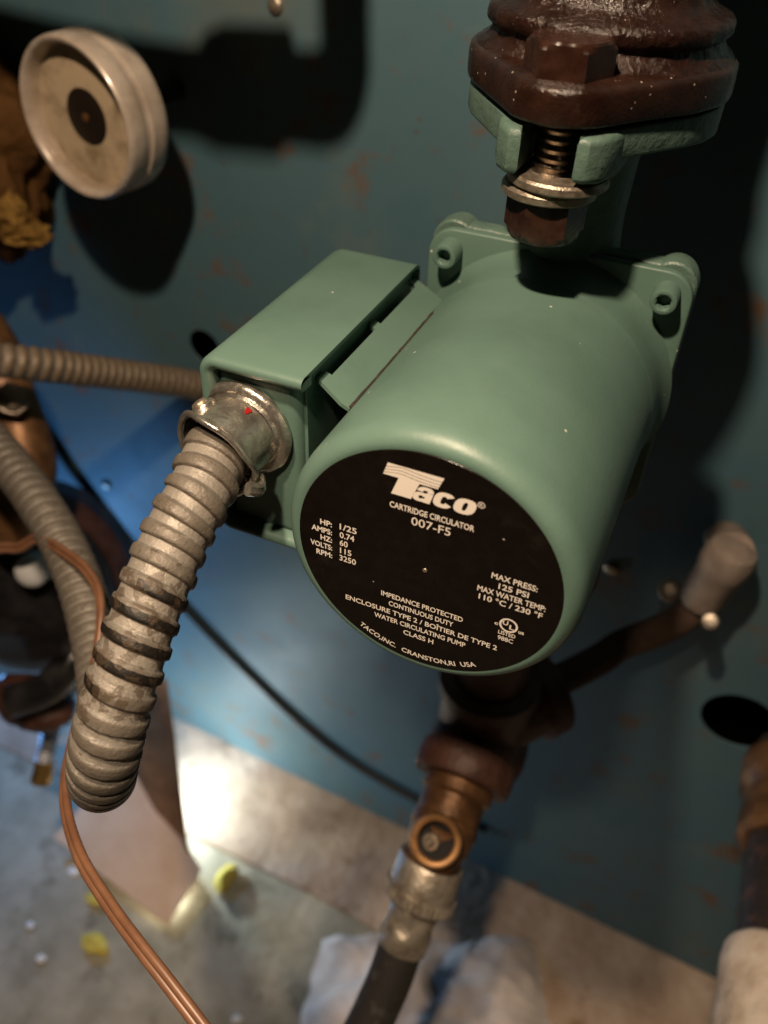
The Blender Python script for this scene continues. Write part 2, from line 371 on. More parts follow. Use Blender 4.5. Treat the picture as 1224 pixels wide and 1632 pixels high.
line('LISTED', 23.9, 29.0, -15.4, 1.5, .014); line('988C', 24.0, 28.6, -17.8, 1.7, .014)
line('c', 22.4, 23.5, -12.2, 1.3, .03); line('us', 29.6, 31.2, -12.8, 1.5, .02)
line('U', 24.7, 26.3, -11.2, 1.8, .02); line('L', 26.8, 28.3, -12.3, 1.8, .02)
def ring2(cx, cz, ra, rb, rx=1.0, n=40):
    V = [(cx + r * rx * math.cos(2 * math.pi * k / n), cz + r * math.sin(2 * math.pi * k / n)) for r in (ra, rb) for k in range(n)]
    return V, [(k, (k + 1) % n, n + (k + 1) % n, n + k) for k in range(n)]
letter(*ring2(26.5, -11.0, 2.75, 2.15, 1.0), name='emblem_ring')
def curved(s, a0, a1, r, hgt):
    V, F = text_mesh(s, .014); ax = min(v.x for v in V); bx = max(v.x for v in V)
    V0, _ = text_mesh('H', .014); k = hgt / max(v.y for v in V0)
    out = []
    for v in V:
        a = math.radians(a0 + (a1 - a0) * (v.x - ax) / (bx - ax)); rr = r - v.y * k
        out.append((rr * math.cos(a), rr * math.sin(a)))
    letter(out, F)
curved('TACO,INC.', 238.2, 258.9, 37.9, 1.9); curved('CRANSTON,RI  USA', 262.0, 300.4, 38.0, 1.9)
# the logo: barred T with waves, then heavy slanted a c o
def bar_edge(z): return -13.8 + (z - 29.9) * .3, 1.8 + (z - 30) * .375
def wave(t): return .42 * math.sin(t * 2 * math.pi - .5) - .1 * math.cos(t * 4 * math.pi)
lv = [34.0, 32.95, 31.9, 30.9, 29.95]
for i in range(4):
    V = []; F = []; n = 28
    for k in range(n + 1):
        t = k / n
        zt = lv[i] + (wave(t) - .07 if i else 0); zb = lv[i + 1] + (wave(t) + .10 if i < 3 else 0)
        for z in (zt, zb):
            l, r = bar_edge(z); V.append((l + (r - l) * t, z))
    for k in range(n): F.append((2 * k, 2 * k + 1, 2 * k + 3, 2 * k + 2))
    letter(V, F, 'logo_bar')
letter([(-9.3, 29.95), (-3.35, 29.95), (-5.5, 24.1), (-11.25, 24.1)], [(0, 1, 2, 3)], 'logo_stem')
def slant(V, z0=24.2): return [(x + (z - z0) * .26, z) for x, z in V]
def sup(cx, cz, ax, az, t, e=2.6):
    c_, s_ = math.cos(t), math.sin(t)
    return (cx + ax * math.copysign(abs(c_) ** (2 / e), c_), cz + az * math.copysign(abs(s_) ** (2 / e), s_))
def bowl(cx, cz, ax, az, ix, iz, t0, t1, n=40, name='logo_letter', y=PY):
    V = []; F = []
    for k in range(n + 1):
        t = math.radians(t0 + (t1 - t0) * k / n); V.append(sup(cx, cz, ax, az, t)); V.append(sup(cx, cz, ix, iz, t))
    for k in range(n): F.append((2 * k, 2 * k + 1, 2 * k + 3, 2 * k + 2))
    letter(slant(V), F, name, y)
bowl(8.9, 26.85, 2.95, 2.65, .62, 1.45, 0, 360)
bowl(3.0, 26.85, 2.75, 2.65, .75, 1.35, 33, 333)
def poly_letter(P, y): letter(slant(P), [tuple(range(len(P)))], 'logo_letter', y)
bowl(-3.2, 25.8, 2.15, 1.6, .6, .55, 20, 340, y=PY)                       # bowl of the a
poly_letter([(-2.1, 24.2), (-.15, 24.2), (-.15, 27.6), (-2.1, 27.6)], PY - .012)
bowl(-2.5, 27.4, 2.4, 2.05, .75, .95, 8, 172, y=PY - .024)
letter(*ring2(13.9, 28.9, 1.0, .78), name='registered_ring'); line('R', 13.5, 14.35, 28.4, 1.0, .01)
bm = bmesh.new(); lathe(bm, [(.75, -.08), (.65, -.25), (.4, -.3)], (.2, 0, -.2), (0, 1, 0), 16); mk('center_rivet', bm, M['zinc'], plate)

# mounting flange of the motor and the cast volute behind it
def plate_outline(w_, h_, ch, r, lob=None):
    out = []
    for sx, sz, a in ((1, 1, 0), (-1, 1, 90), (-1, -1, 180), (1, -1, 270)):
        out += arc(sx * (w_ - r), sz * (h_ - r), r, a, a + 90, 8)
    return out
bm = bmesh.new(); prism(bm, plate_outline(47.6, 50.2, 0, 10), 118, 121.6, bev=.8, plane='xz'); mk('motor_flange', bm, M['green'], pump)
bm = bmesh.new(); prism(bm, plate_outline(47.9, 50.6, 0, 10.5), 122.2, 130, bev=1.2, plane='xz')
for sx in (-1, 1):
    for sz in (-1, 1): lathe(bm, [(7.8, 121.9), (8.5, 122.6), (8.7, 129), (7.8, 133), (5, 135)], (sx * 39.3, 0, sz * 43.5), (0, 1, 0), 32)
lathe(bm, [(47, 126), (47, 140), (45, 152), (40, 160), (30, 164)], (0, 0, 0), (0, 1, 0), 64)
vol = mk('volute', bm, M['green_cast'], pump)
for sx in (-1, 1):
    for sz in (-1, 1):
        bm = bmesh.new(); hx = 2.35
        prof = [(4.6, 118.5), (4.6, 111.2), (4.3, 110.3), (3.7, 110.0), (2.9, 110.1), (2.45, 110.7), (2.4, 114.5)]
        lathe(bm, prof, (sx * 38.9, 0, sz * 42.6), (0, 1, 0), 36, fn=lambda r, h, a: r if r > 2.6 else r * .93 / max(math.cos(((a + math.pi / 6) % (math.pi / 3)) - math.pi / 6), .5) * 1.0)
        mk('cap_screw', bm, M['green'], pump)
PYC = 133.0; BY = 91.0
bm = bmesh.new(); lathe(bm, [(22, 25), (18.5, 45), (17.5, 60), (18.5, 80), (22, 89), (24, 93)], (0, PYC, 0), (0, 0, 1), 48); mk('upper_neck', bm, M['green_cast'], pump)
bm = bmesh.new(); lathe(bm, [(22, 25), (18.5, 45), (17.5, 60), (18.5, 80), (22, 89), (24, 93)], (0, PYC, 0), (0, 0, -1), 48); mk('lower_neck', bm, M['green_cast'], pump)
def hull_plan(rb, rc, yb=BY, grow=0):
    """oval flange seen from above: two bolt lobes and the round middle"""
    rb += grow; rc += grow; d = PYC - yb; ang = math.degrees(math.asin((rc - rb) / d)); out = []
    out += arc(0, yb, rb, 180 + ang + 0, 360 - ang, 16)
    out += arc(0, PYC, rc, -ang, ang, 12)
    out += arc(0, 2 * PYC - yb, rb, ang, 180 - ang, 16)
    out += arc(0, PYC, rc, 180 - ang, 180 + ang, 12)
    return out
def slotted(rb, rc, sw, yin):
    h_ = hull_plan(rb, rc); a = [p for p in h_[:17]]; rest = h_[17:]
    L_ = [p for p in a if p[0] < -sw - 2.5]; R_ = [p for p in a if p[0] > sw + 2.5]
    yl = BY - math.sqrt(rb * rb - sw * sw)
    return L_ + [(-sw, yl + .4), (-sw, yin)] + arc(0, yin, sw, 180, 0, 8)[1:-1] + [(sw, yin), (sw, yl + .4)] + R_ + rest
for nm, sg in (('upper_flange', 1), ('lower_flange', -1)):
    bm = bmesh.new()
    pl = slotted(15.5, 40, 8.2, BY + 4)
    z = sorted((sg * 90.5, sg * 99.4)); prism(bm, pl, z[0], z[1], bev=1.0)
    for sx in (-1, 1):                         # thick bosses either side of the bolt slot
        p = [(sx * 8.0, 77.5), (sx * 11.5, 77.2), (sx * 15.5, 81), (sx * 18.5, 90), (sx * 19, 102), (sx * 8.0, 103)]
        if sx < 0: p = p[::-1]
        z = sorted((sg * 85.6, sg * 98.8)); prism(bm, p, z[0], z[1], bev=2.2)
    for v in bm.verts: v.co += Vector((0, 0, .5 * noise.noise(v.co * .12))) + Vector((.4 * noise.noise(v.co * .2), .4 * noise.noise(v.co * .2 + Vector((9, 0, 0))), 0))
    mk(nm, bm, M['green_cast'], pump)

# terminal box on the left of the motor
bx0, bx1, by0, by1, bz0, bz1 = -80.8, -52.0, 23.5, 110, -27.2, 34.0
bm = bmesh.new(); box(bm, (bx0, by0, bz0), (bx1, by1, bz1), 3.5, 4)
tbox = mk('terminal_box', bm, M['green'], pump)
def cover_profile(ins):
    x0, x1, z0, z1 = -84.6 + ins, -48.6, -31.0 + ins, 38.0 - ins; r = max(6.5 - ins, 2.4)
    return [(x1, z1)] + [(x1 - 8, z1)] + arc(x0 + r, z1 - r, r, 90, 180, 8) + arc(x0 + r, z0 + r, r, 180, 270, 8) + [(x1 - 4, z0)]
bm = bmesh.new()
rings = [(4.4, 26), (4.4, 20.9), (3.6, 19.9), (2.4, 19.4), (1.2, 19.6), (.4, 20.4), (0, 21.8), (0, 60), (0, 108.5), (.5, 111), (1.8, 112.7), (3.6, 113.2), (8, 113.2)]
R_ = []
for ins, y in rings:
    R_.append([bm.verts.new((x, y, z)) for x, z in cover_profile(ins)])
for a, b_ in zip(R_[:-1], R_[1:]):
    for k in range(len(a) - 1): bm.faces.new((a[k], a[k + 1], b_[k + 1], b_[k]))
# thickness of the sheet along its free top and bottom edge
for k, dz in ((0, -1.3), (-1, 1.3)):
    inner = [bm.verts.new(r[k].co + Vector((0, 0, dz))) for r in R_[4:]]
    for i in range(len(inner) - 1): bm.faces.new((R_[4 + i][k], R_[5 + i][k], inner[i + 1], inner[i]))
for k, dz in ((0, -1.3), (-1, 1.3)):
    vs = [bm.verts.new(r[k].co) for r in R_[:7]] + [bm.verts.new(R_[6][k].co + Vector((0, 4, dz)))]
    bm.faces.new(vs)
mk('box_cover', bm, M['green'], tbox)
# bracket with two slots joining the box to the motor
def bp(y, v): return Vector((-40.2 - 9.8 * v, y, 27.4 + 4.4 * v))
O = [(29.2, 0), (32.6, 1), (37.6, 1), (37.6, .76), (70.6, .76), (70.6, .90), (71.4, 1), (74.2, 1), (75, .9), (75, .76), (107.5, .76), (107.5, 1), (112, 1), (110.5, 0), (110.5, -.27), (29.2, -.27)]
bm = bmesh.new(); nrm = Vector((-.41, 0, -.91))
A = [bm.verts.new(bp(*p)) for p in O]; B_ = [bm.verts.new(bp(*p) + nrm * 1.3) for p in O]
bm.faces.new(A); bm.faces.new(B_[::-1])
for i in range(len(O)): bm.faces.new((A[i], A[(i + 1) % len(O)], B_[(i + 1) % len(O)], B_[i]))
mk('slotted_bracket', bm, M['green'], tbox, smooth=False)
bm = bmesh.new(); sweep(bm, catmull([bp(29.6, -.27), bp(70, -.28), bp(110, -.27)], 2), lambda s, a: .55 + .25 * noise.noise(Vector((s * .3, a, 0))), 8); mk('grimy_seam', bm, M['grime'], tbox)
bm = bmesh.new(); box(bm, (-52.3, 27, -26), (-51.0, 111.5, 36.4), .3, 1); mk('inner_bracket', bm, M['green'], tbox)

# ------------------------------------------------------------------ brown pipe flange bolted on top
pf = empty('pipe_flange', (0, PYC, 96), 'glossy dark brown iron pipe flange bolted on top of the pump', 'flange')
bm = bmesh.new()
base = hull_plan(16.5, 41.5)
lay = [(-1.2, 100.4), (-.4, 100.8), (-.1, 101.8), (-.1, 108.0), (-.4, 109.4), (-1.3, 110.4), (-2.8, 111), (-6, 111.4)]
rr = []
for gq, z in lay:
    pl = hull_plan(16.5, 41.5, grow=gq)
    rr.append([bm.verts.new((x, y, z)) for x, y in pl])
for a, b_ in zip(rr[:-1], rr[1:]):
    for k in range(len(a)): bm.faces.new((a[k], a[(k + 1) % len(a)], b_[(k + 1) % len(a)], b_[k]))
bm.faces.new(rr[0][::-1]); bm.faces.new(rr[-1])
bmesh.ops.subdivide_edges(bm, edges=bm.edges[:], cuts=1, use_grid_fill=True)
for v in bm.verts: v.co += Vector((noise.noise(v.co * .09), noise.noise(v.co * .09 + Vector((5, 5, 5))), noise.noise(v.co * .09 + Vector((0, 9, 0))))) * .35
fbody = mk('flange_body', bm, M['brown'], pf, angle=70)
bm = bmesh.new()
lathe(bm, [(40.5, 109.2), (39, 111.4), (37, 112.8), (35.8, 114.2), (35.2, 115.4), (35.6, 116.2), (36.6, 116.9), (37.3, 117.8), (37.4, 119.2), (37.2, 120.6), (36.2, 121.6), (34.6, 122.4), (33.0, 123.2), (31, 124.2), (29.6, 125.8), (28.9, 128.2), (28.4, 133.2)], (0, PYC, 0), (0, 0, 1), 220,
      fn=lambda r, h, a: r + .55 * noise.fractal(Vector((math.cos(a) * 9, math.sin(a) * 9, h * .4)), 1, 2, 5) - (2.0 * math.exp(-((h - 118) / 5) ** 2) * math.exp(-(((a - 1.5 * math.pi)) / .33) ** 2)))
mk('hub', bm, M['brown_rough'], pf, angle=80)
bm = bmesh.new()
def thr(r, h, a): return r + .9 * abs(((h / 2.2 + a / (2 * math.pi)) % 1) - .5) + .9 * noise.fractal(Vector((math.cos(a) * 7, math.sin(a) * 7, h * .5)), 1, 2, 4)
lathe(bm, [(27.4, 124 + .45 * k) for k in range(70)] + [(26, 158), (25.6, 175), (25.6, 700)], (0, PYC, 0), (0, 0, 1), 96, fn=lambda r, h, a: thr(r, h, a) if h < 155 else r)
mk('threaded_pipe', bm, M['brown_rough'], pf, angle=80)
def hexhead(bm, c, axis, r, h, rot=0, cham=.13):
    x, y, z = frame(axis); c = Vector(c)
    n = 60; rings = []
    def hx(a): return r * math.cos(math.pi / 6) / math.cos(((a - rot + math.pi / 6) % (math.pi / 3)) - math.pi / 6)
    for hh, lim in ((0, 1.01), (h * .78, 1.01), (h * .80, .985), (h * .93, .90), (h, .85)):
        rings.append([bm.verts.new(c + z * hh + (x * math.cos(a) + y * math.sin(a)) * min(hx(a), r * lim)) for a in (rot + 2 * math.pi * k / n for k in range(n))])
    for a, b_ in zip(rings[:-1], rings[1:]):
        for k in range(n): bm.faces.new((a[k], a[(k + 1) % n], b_[(k + 1) % n], b_[k]))
    bm.faces.new(rings[0][::-1]); bm.faces.new(rings[-1])
BX = -.6
for by in (BY - 1.0, 2 * PYC - BY + 1):
    bm = bmesh.new(); hexhead(bm, (BX, by, 110.8), (0, 0, 1), 12.5, 9.4, rot=.08); bolt = mk('bolt', bm, M['brown_bolt'], pf, angle=16)
    bm = bmesh.new()
    prof = []; z = 58
    lathe(bm, [(6.4, 66.5 + .28 * k) for k in range(140)], (BX, by, 0), (0, 0, 1), 40, fn=lambda r, h, a: r - 1.1 * abs(((h / 2.6 + a / (2 * math.pi)) % 1) - .5) * 2 * .62)
    mk('bolt_thread', bm, M['thread'], bolt, angle=60)
    bm = bmesh.new(); lathe(bm, [(6.6, 81.9), (14.6, 81.9), (15.2, 82.5), (15.1, 84.2), (14.4, 84.9), (6.6, 85.0)], (BX + .3, by, 0), (.02, .01, 1), 48, caps=(False, False)); mk('washer', bm, M['zinc'], pf)
    bm = bmesh.new(); lathe(bm, [(6.6, 78.0), (13.4, 78.0), (14.3, 78.6), (14.4, 80.5), (13.7, 81.4), (6.6, 81.5)], (BX - .2, by, 0), (0, .012, 1), 48, caps=(False, False)); mk('lock_washer', bm, M['zinc'], pf)
    bm = bmesh.new(); hexhead(bm, (BX, by, 77.9), (0, 0, -1), 12.2, 12.2, rot=.80); mk('nut', bm, M['brown_bolt'], pf, angle=16)

# ------------------------------------------------------------------ connector and looped conduit
C0 = Vector((-70.6, 23.4, 13.6)); CA = Vector((-.10, -1, -.10)).normalized()
con = empty('conduit_connector', C0, 'zinc clamp connector screwed into the front of the terminal box', 'connector')
bm = bmesh.new(); lathe(bm, [(10, -1), (15.2, -.4), (16.4, .6), (16.6, 2.2), (15.8, 3.4), (14.6, 3.9), (13.6, 3.4), (12.6, 4.4)], C0, (0, -1, 0), 64, fn=lambda r, h, a: r + (.35 * noise.noise(Vector((math.cos(a) * 3, math.sin(a) * 3, h))) if r > 13 else 0)); mk('collar', bm, M['connector'], con)
x, y, z = frame(CA); org = C0 + CA * 3
def flare(a): return max(0, (x * math.cos(a) + y * math.sin(a)).dot(Vector((-.35, 0, .93)))) ** 2
bm = bmesh.new(); n = 72; rows = []
def mouth(a): return 14.5 + 2.2 * math.cos(2 * (a - 1.2)) + .5 * math.sin(5 * a)
for i in range(10):
    t = i / 9; ring = []
    for k in range(n):
        a = 2 * math.pi * k / n; L_ = mouth(a) * t
        r = 12.9 - .4 * t + .55 * math.cos(2 * (a - 1.2)) * t + .25 * noise.noise(Vector((math.cos(a) * 4, math.sin(a) * 4, t * 4))) + (.7 * t) + 1.9 * t * t * flare(a) + (.9 * (t - .85) / .15 if t > .85 else 0)
        ring.append(bm.verts.new(org + z * L_ + (x * math.cos(a) + y * math.sin(a)) * r))
    rows.append(ring)
inn = [[bm.verts.new(v.co + (org + z * ((v.co - org).dot(z)) - v.co).normalized() * 1.3) for v in ring] for ring in (rows[-1], rows[2])]
rows += inn
for a, b_ in zip(rows[:-1], rows[1:]):
    for k in range(n): bm.faces.new((a[k], a[(k + 1) % n], b_[(k + 1) % n], b_[k]))
body = mk('clamp_body', bm, M['connector'], con)
def cdir(deg): return x * math.cos(math.radians(deg)) + y * math.sin(math.radians(deg))
lip = [org + z * (mouth(2 * math.pi * k / 72) - .2) + (x * math.cos(2 * math.pi * k / 72) + y * math.sin(2 * math.pi * k / 72)) * (14.0 + 1.9 * flare(2 * math.pi * k / 72) + .55 * math.cos(2 * (2 * math.pi * k / 72 - 1.2))) for k in range(73)]
bm = bmesh.new(); sweep(bm, lip, lambda s, a: 1.0, 10); mk('rolled_lip', bm, M['connector'], con)
# find the direction (in the ring plane) that faces up-left: screw and lug there, curled ear at lower right
best = max(range(360), key=lambda dg: cdir(dg).dot(Vector((-.62, 0, .78))))
sd = cdir(best); sp_ = org + z * 6.5 + sd * 13.2
bm = bmesh.new(); lathe(bm, [(4.4, -2), (4.4, .8), (4.0, 1.4), (3.4, 1.5)], sp_, sd, 28); scr = mk('clamp_screw', bm, M['connector'], con)
bm = bmesh.new(); lathe(bm, [(2.7, 1.2), (2.7, 2.0), (2.2, 2.7), (1.2, 3.0)], sp_, sd, 20); mk('screw_head', bm, M['zinc'], scr)
best2 = max(range(360), key=lambda dg: cdir(dg).dot(Vector((.85, 0, -.5))))
bm = bmesh.new(); e = cdir(best2); tng = z.cross(e)
pts = [org + z * (8 + 9 * t) + e * (14.2 + 2.4 * math.sin(t * math.pi)) + tng * (5 * t - 2) for t in [i / 8 for i in range(9)]]
sweep(bm, pts, lambda s, a: 1.35 + .9 * abs(math.cos(a)), 12); mk('curled_ear', bm, M['connector'], con)
best3 = max(range(360), key=lambda dg: cdir(dg).dot(Vector((.45, 0, .9))))
e = cdir(best3); tng = z.cross(e); bm = bmesh.new()
pq = [(1.6, -1.0), (1.3, 1.1), (3.2, .8), (4.2, -.1)]
vs = [bm.verts.new(org + z * a + tng * b_ + e * (13.55 - b_ * b_ * .03)) for a, b_ in pq]; bm.faces.new(vs)
ex = bmesh.ops.extrude_face_region(bm, geom=bm.faces[:]); [setattr(v, 'co', v.co - e * .9) for v in ex['geom'] if isinstance(v, bmesh.types.BMVert)]
mk('paint_dab', bm, M['red'], con, smooth=False)

def wound(r0, amp):
    def f(s, a):
        ph = phase(s) + a / (2 * math.pi); t = ph % 1
        e = .52 + .22 * min(max((s - 80) / 40, 0), 1)          # the bend closes the gaps between the turns
        if t < .07: k = t / .07
        elif t < e: k = 1 + .18 * math.sin((t - .07) / (e - .07) * math.pi)
        elif t < e + .05: k = 1 - (t - e) / .05 * 1.2
        else: k = -.2 + .12 * (t - e - .05) / (.95 - e)
        return r0 + amp * k * (1 + .12 * noise.noise(Vector((math.floor(ph) * 1.7, math.cos(a), math.sin(a)))))
    return f
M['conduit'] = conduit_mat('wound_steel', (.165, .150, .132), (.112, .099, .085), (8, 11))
M['conduit_far'] = conduit_mat('wound_steel_tan', (.27, .20, .135), (.18, .13, .085))
path = [C0 + CA * 8, C0 + CA * 17] + [at(*p) for p in ((318, 785, 251), (283, 850, 247), (242, 950, 242), (208, 1050, 240), (183, 1130, 241), (169, 1190, 245), (163, 1226, 254), (163, 1240, 270), (166, 1232, 290),
        (170, 1195, 318), (166, 1110, 352), (150, 1010, 378), (118, 905, 396), (68, 812, 410), (0, 722, 428), (-90, 630, 450), (-220, 540, 480))]
bm = bmesh.new(); sweep(bm, catmull(path, PITCH / 18), wound(9.6, .88), 44, uv=True)
tag(mk('flexible_conduit', bm, M['conduit'], origin=path[9], angle=50), 'grey spiral wound flexible conduit looping down in front of the pump', 'conduit')
path = [at(*p) for p in ((-180, 560, 455), (-20, 572, 480), (120, 588, 520), (300, 612, 590), (420, 635, 640))]
bm = bmesh.new(); sweep(bm, catmull(path, PITCH / 8), wound(9.3, .9), 28, uv=True)
tag(mk('wall_conduit', bm, M['conduit_far'], angle=50), 'tan flexible conduit running level behind the terminal box', 'conduit')

# ------------------------------------------------------------------ gauge on the boiler
G = at(118, 193, 436); GN = Vector((-.144, -.99, -.01)).normalized()
ga = empty('pressure_gauge', G, 'round cream dial gauge with clear rim and black centre', 'gauge')
bm = bmesh.new(); lathe(bm, [(10, -28), (36, -28), (39.2, -27.4), (40.4, -26), (40.6, -22), (40.6, -15.5), (39.6, -14.8), (39.3, -13.6), (39.3, -11.8), (39.8, -11), (40.2, -9), (40.2, -3), (39.7, -.8), (38.6, .3), (37.4, .2), (36.3, -.8), (35.7, -3), (34.6, -8), (33, -10), (5, -10)], G, GN, 96); mk('case', bm, M['case'], ga)
bm = bmesh.new(); lathe(bm, [(34.4, -8.6), (33, -9), (25, -9.2), (24.6, -9.8), (1, -9.8)], G, GN, 64); mk('dial', bm, M['dial'], ga)
bm = bmesh.new(); lathe(bm, [(14.2, -9.8), (14.2, -8.6), (13.2, -8.2), (2.2, -8.2)], G, GN, 48); hubd = mk('center_disc', bm, M['bezel_black'], ga)
bm = bmesh.new(); lathe(bm, [(2.2, -8.4), (2.2, -7.4), (1.2, -7.0)], G, GN, 20); mk('pointer_pin', bm, M['copper'], hubd)
bm = bmesh.new(); lathe(bm, [(35.4, -4.5), (30, -3.4), (18, -2.2), (.5, -1.8)], G, GN, 64, caps=(False, True)); mk('lens', bm, M['glass'], ga)
bm = bmesh.new(); lathe(bm, [(6, -95), (6, -27)], G, GN, 24); mk('stem', bm, M['dark'], ga)  # stem coloured black to stand in for the shade over it

# ------------------------------------------------------------------ supply pipe run above the frame (its shadow falls on the jacket)
def toward(px, py, fr): return KEY + (wall_at(px, py) - KEY) * fr
run = empty('pipe_run', toward(400, 160, .72), 'dark iron pipe with elbow running above the gauge, seen by its shadow', 'pipe')
a, b_, c = toward(-120, 50, .72), toward(250, 140, .72), toward(520, 160, .72)
bm = bmesh.new(); sweep(bm, catmull([a, b_, c], 4), lambda s, q: 13.5, 28); mk('pipe', bm, M['black_iron'], run)
bm = bmesh.new(); sweep(bm, catmull([toward(330, 140, .72), toward(450, 148, .72)], 3), lambda s, q: 18 if 5 < s < 40 else 16.5, 28); mk('coupling', bm, M['black_iron'], run)
bm = bmesh.new(); sweep(bm, catmull([toward(480, 178, .72), toward(530, 180, .72), toward(550, 130, .72), toward(549, 40, .72), toward(546, -200, .72)], 3), lambda s, q: 10, 28); mk('elbow', bm, M['black_iron'], run)

# ------------------------------------------------------------------ pipes below the pump, drain valve, hose
pt = empty('return_pipe', (0, PYC, -300), 'reddish brown iron return pipe and tee below the pump', 'pipe')
bm = bmesh.new(); lathe(bm, [(30, -100), (41, -101), (42, -106), (40, -111), (33, -114), (30, -122), (25, -126)], (0, PYC, 0), (0, 0, 1), 48); mk('lower_flange', bm, M['iron'], pt)
bm = bmesh.new(); lathe(bm, [(20, -110), (20, -215)], (0, PYC, 0), (0, 0, 1), 40); mk('pipe', bm, M['iron'], pt)
bm = bmesh.new(); lathe(bm, [(22, -196), (28, -198), (28.5, -206), (26, -210), (26, -250), (29, -256), (29, -268), (22, -272)], (0, PYC, 0), (0, 0, 1), 48)
DV = Vector((0, -.93, -.38)).normalized(); T0 = Vector((0, PYC, -236))
lathe(bm, [(24, 6), (24, 20), (27, 22), (28, 26), (28, 36), (26.5, 39), (19, 40)], T0, DV, 48)
lathe(bm, [(24, 0), (24, 30), (28, 32), (28, 44), (22, 46)], T0, (.62, .78, .08), 40)
mk('tee', bm, M['iron'], pt)
bm = bmesh.new(); p = T0 + Vector((.62, .78, .08)) * 40
p2 = [p, p + Vector((28, 34, 6)), off_wall(985, 1030, 42), off_wall(1060, 1000, 34), off_wall(1115, 965, 30)]
sweep(bm, catmull(p2, 4), lambda s, q: 9.5, 24)
tag(mk('branch_pipe', bm, M['branch']), 'dull brown branch pipe curving right behind the pump', 'pipe')
fv = empty('pipe_fitting', off_wall(1165, 990, 25), 'grey metal angle fitting with screws on the jacket at right', 'fitting')
A_, B2 = off_wall(1122, 948, 30), off_wall(1166, 882, 30); ax_ = (B2 - A_).normalized(); LL = (B2 - A_).length
bm = bmesh.new(); lathe(bm, [(8, -6), (12, -5), (12.8, 0), (12.8, LL * .55), (13.4, LL * .6), (14.4, LL * .72), (14.4, LL), (12.5, LL + 4), (8, LL + 6), (3, LL + 7)], A_, ax_, 36); mk('body', bm, M['dull_grey'], fv)
for px, py, d, r in ((1132, 990, 46, 5), (1068, 942, 26, 7)):
    bm = bmesh.new(); q = off_wall(px, py, d); lathe(bm, [(r, -16), (r, 3), (r * .8, 4.6), (r * .3, 5.2)], q, (CAM - q), 20); mk('screw', bm, M['hose_metal'], fv)
bm = bmesh.new(); q = off_wall(1168, 880, 28); sweep(bm, catmull([q, q + Vector((0, 10, -5)), Vector((q.x - 4, wy(q.x) + 4, q.z - 16))], 3), lambda s, a: 11.5, 24); mk('elbow', bm, M['dull_grey'], fv)

dv = empty('drain_valve', (0, 70, -300), 'brown copper drain valve with open round stem port above the hose', 'valve')
D1 = T0 + DV * 40
bm = bmesh.new(); lathe(bm, [(17.5, -2), (19.6, 0), (19.8, 6), (18.4, 7.2), (17.6, 8), (17.6, 20), (18.6, 21), (18.8, 26), (17.6, 27.4), (17, 34), (15, 38)], D1, DV, 48); mk('valve_body', bm, M['copper'], dv)
SD = Vector((-.05, -.66, -.75)).normalized(); D2 = D1 + DV * 34
bm = bmesh.new(); lathe(bm, [(16, -14), (15.5, 0), (14.2, 8), (14.2, 16)], D2, SD, 40); mk('outlet', bm, M['copper'], dv)
q = D2 + Vector((0, -5, 14)); vd = (CAM + Vector((0, 0, -60)) - q).normalized(); q = q + vd * 6.5
bm = bmesh.new(); lathe(bm, [(13.4, -14), (13.6, 3), (13, 5), (11.9, 5.6), (10.2, 5), (9.4, 3.2), (9.2, 1)], q, vd, 40, caps=(True, False)); prt = mk('stem_port', bm, M['brass_dull'], dv)
bm = bmesh.new(); lathe(bm, [(9.5, 2.2), (9.3, -3.2), (.5, -3.2)], q, vd, 32, caps=(False, True)); mk('bore', bm, M['dark'], prt)  # shade of the hole put into a black colour
bm = bmesh.new(); hexhead(bm, q + vd * -3.4 + Vector((-1, 0, -1.5)), vd + Vector((-.3, 0, -.3)), 5.0, 4.5); lathe(bm, [(2.4, 0), (2.4, 5), (1.6, 6)], q + vd * -.5 + Vector((-1.4, 0, -2)), vd + Vector((-.4, 0, -.4)), 16); mk('stem', bm, M['zinc'], dv)
hs = empty('garden_hose', (-12, 20, -420), 'black rubber hose with knurled metal coupling on the drain valve', 'hose')
H0 = D2 + SD * 9
bm = bmesh.new(); lathe(bm, [(15.2, 10), (15.2, 0), (15.8, -1), (17.6, -1), (18.2, 0), (18.2, 15), (17, 16.5)], H0, SD, 64, caps=(False, False))
lathe(bm, [(17.2, 15.5), (19.4, 16), (19.6, 21.5), (18.6, 23), (12, 23.5)], H0, SD, 144, fn=lambda r, h, a: r + (.8 * (1 if math.sin(a * 36) > 0 else 0) if r > 18.8 else 0), caps=(False, True)); mk('coupling', bm, M['hose_metal'], hs, angle=35)
def fer(s, a): return 13.6 + .8 * math.cos(a * 4) * math.sin(min(max(s / 26, 0), 1) * math.pi * 3) + .6 * noise.noise(Vector((math.cos(a) * 2, math.sin(a) * 2, s * .15)))
hp = [H0 + SD * 22, H0 + SD * 50]
bm = bmesh.new(); sweep(bm, catmull(hp, 1.2), fer, 40); mk('ferrule', bm, M['hose_metal'], hs)
hp = [H0 + SD * 48, H0 + SD * 75, H0 + SD * 120 + Vector((-5, 0, 0)), H0 + SD * 190 + Vector((-22, 0, -20)), H0 + SD * 300 + Vector((-60, 0, -60)), H0 + SD * 380 + Vector((-90, -40, -80))]
bm = bmesh.new(); sweep(bm, catmull(hp, 3), lambda s, a: 12.2, 32); mk('hose_tube', bm, M['rubber'], hs)

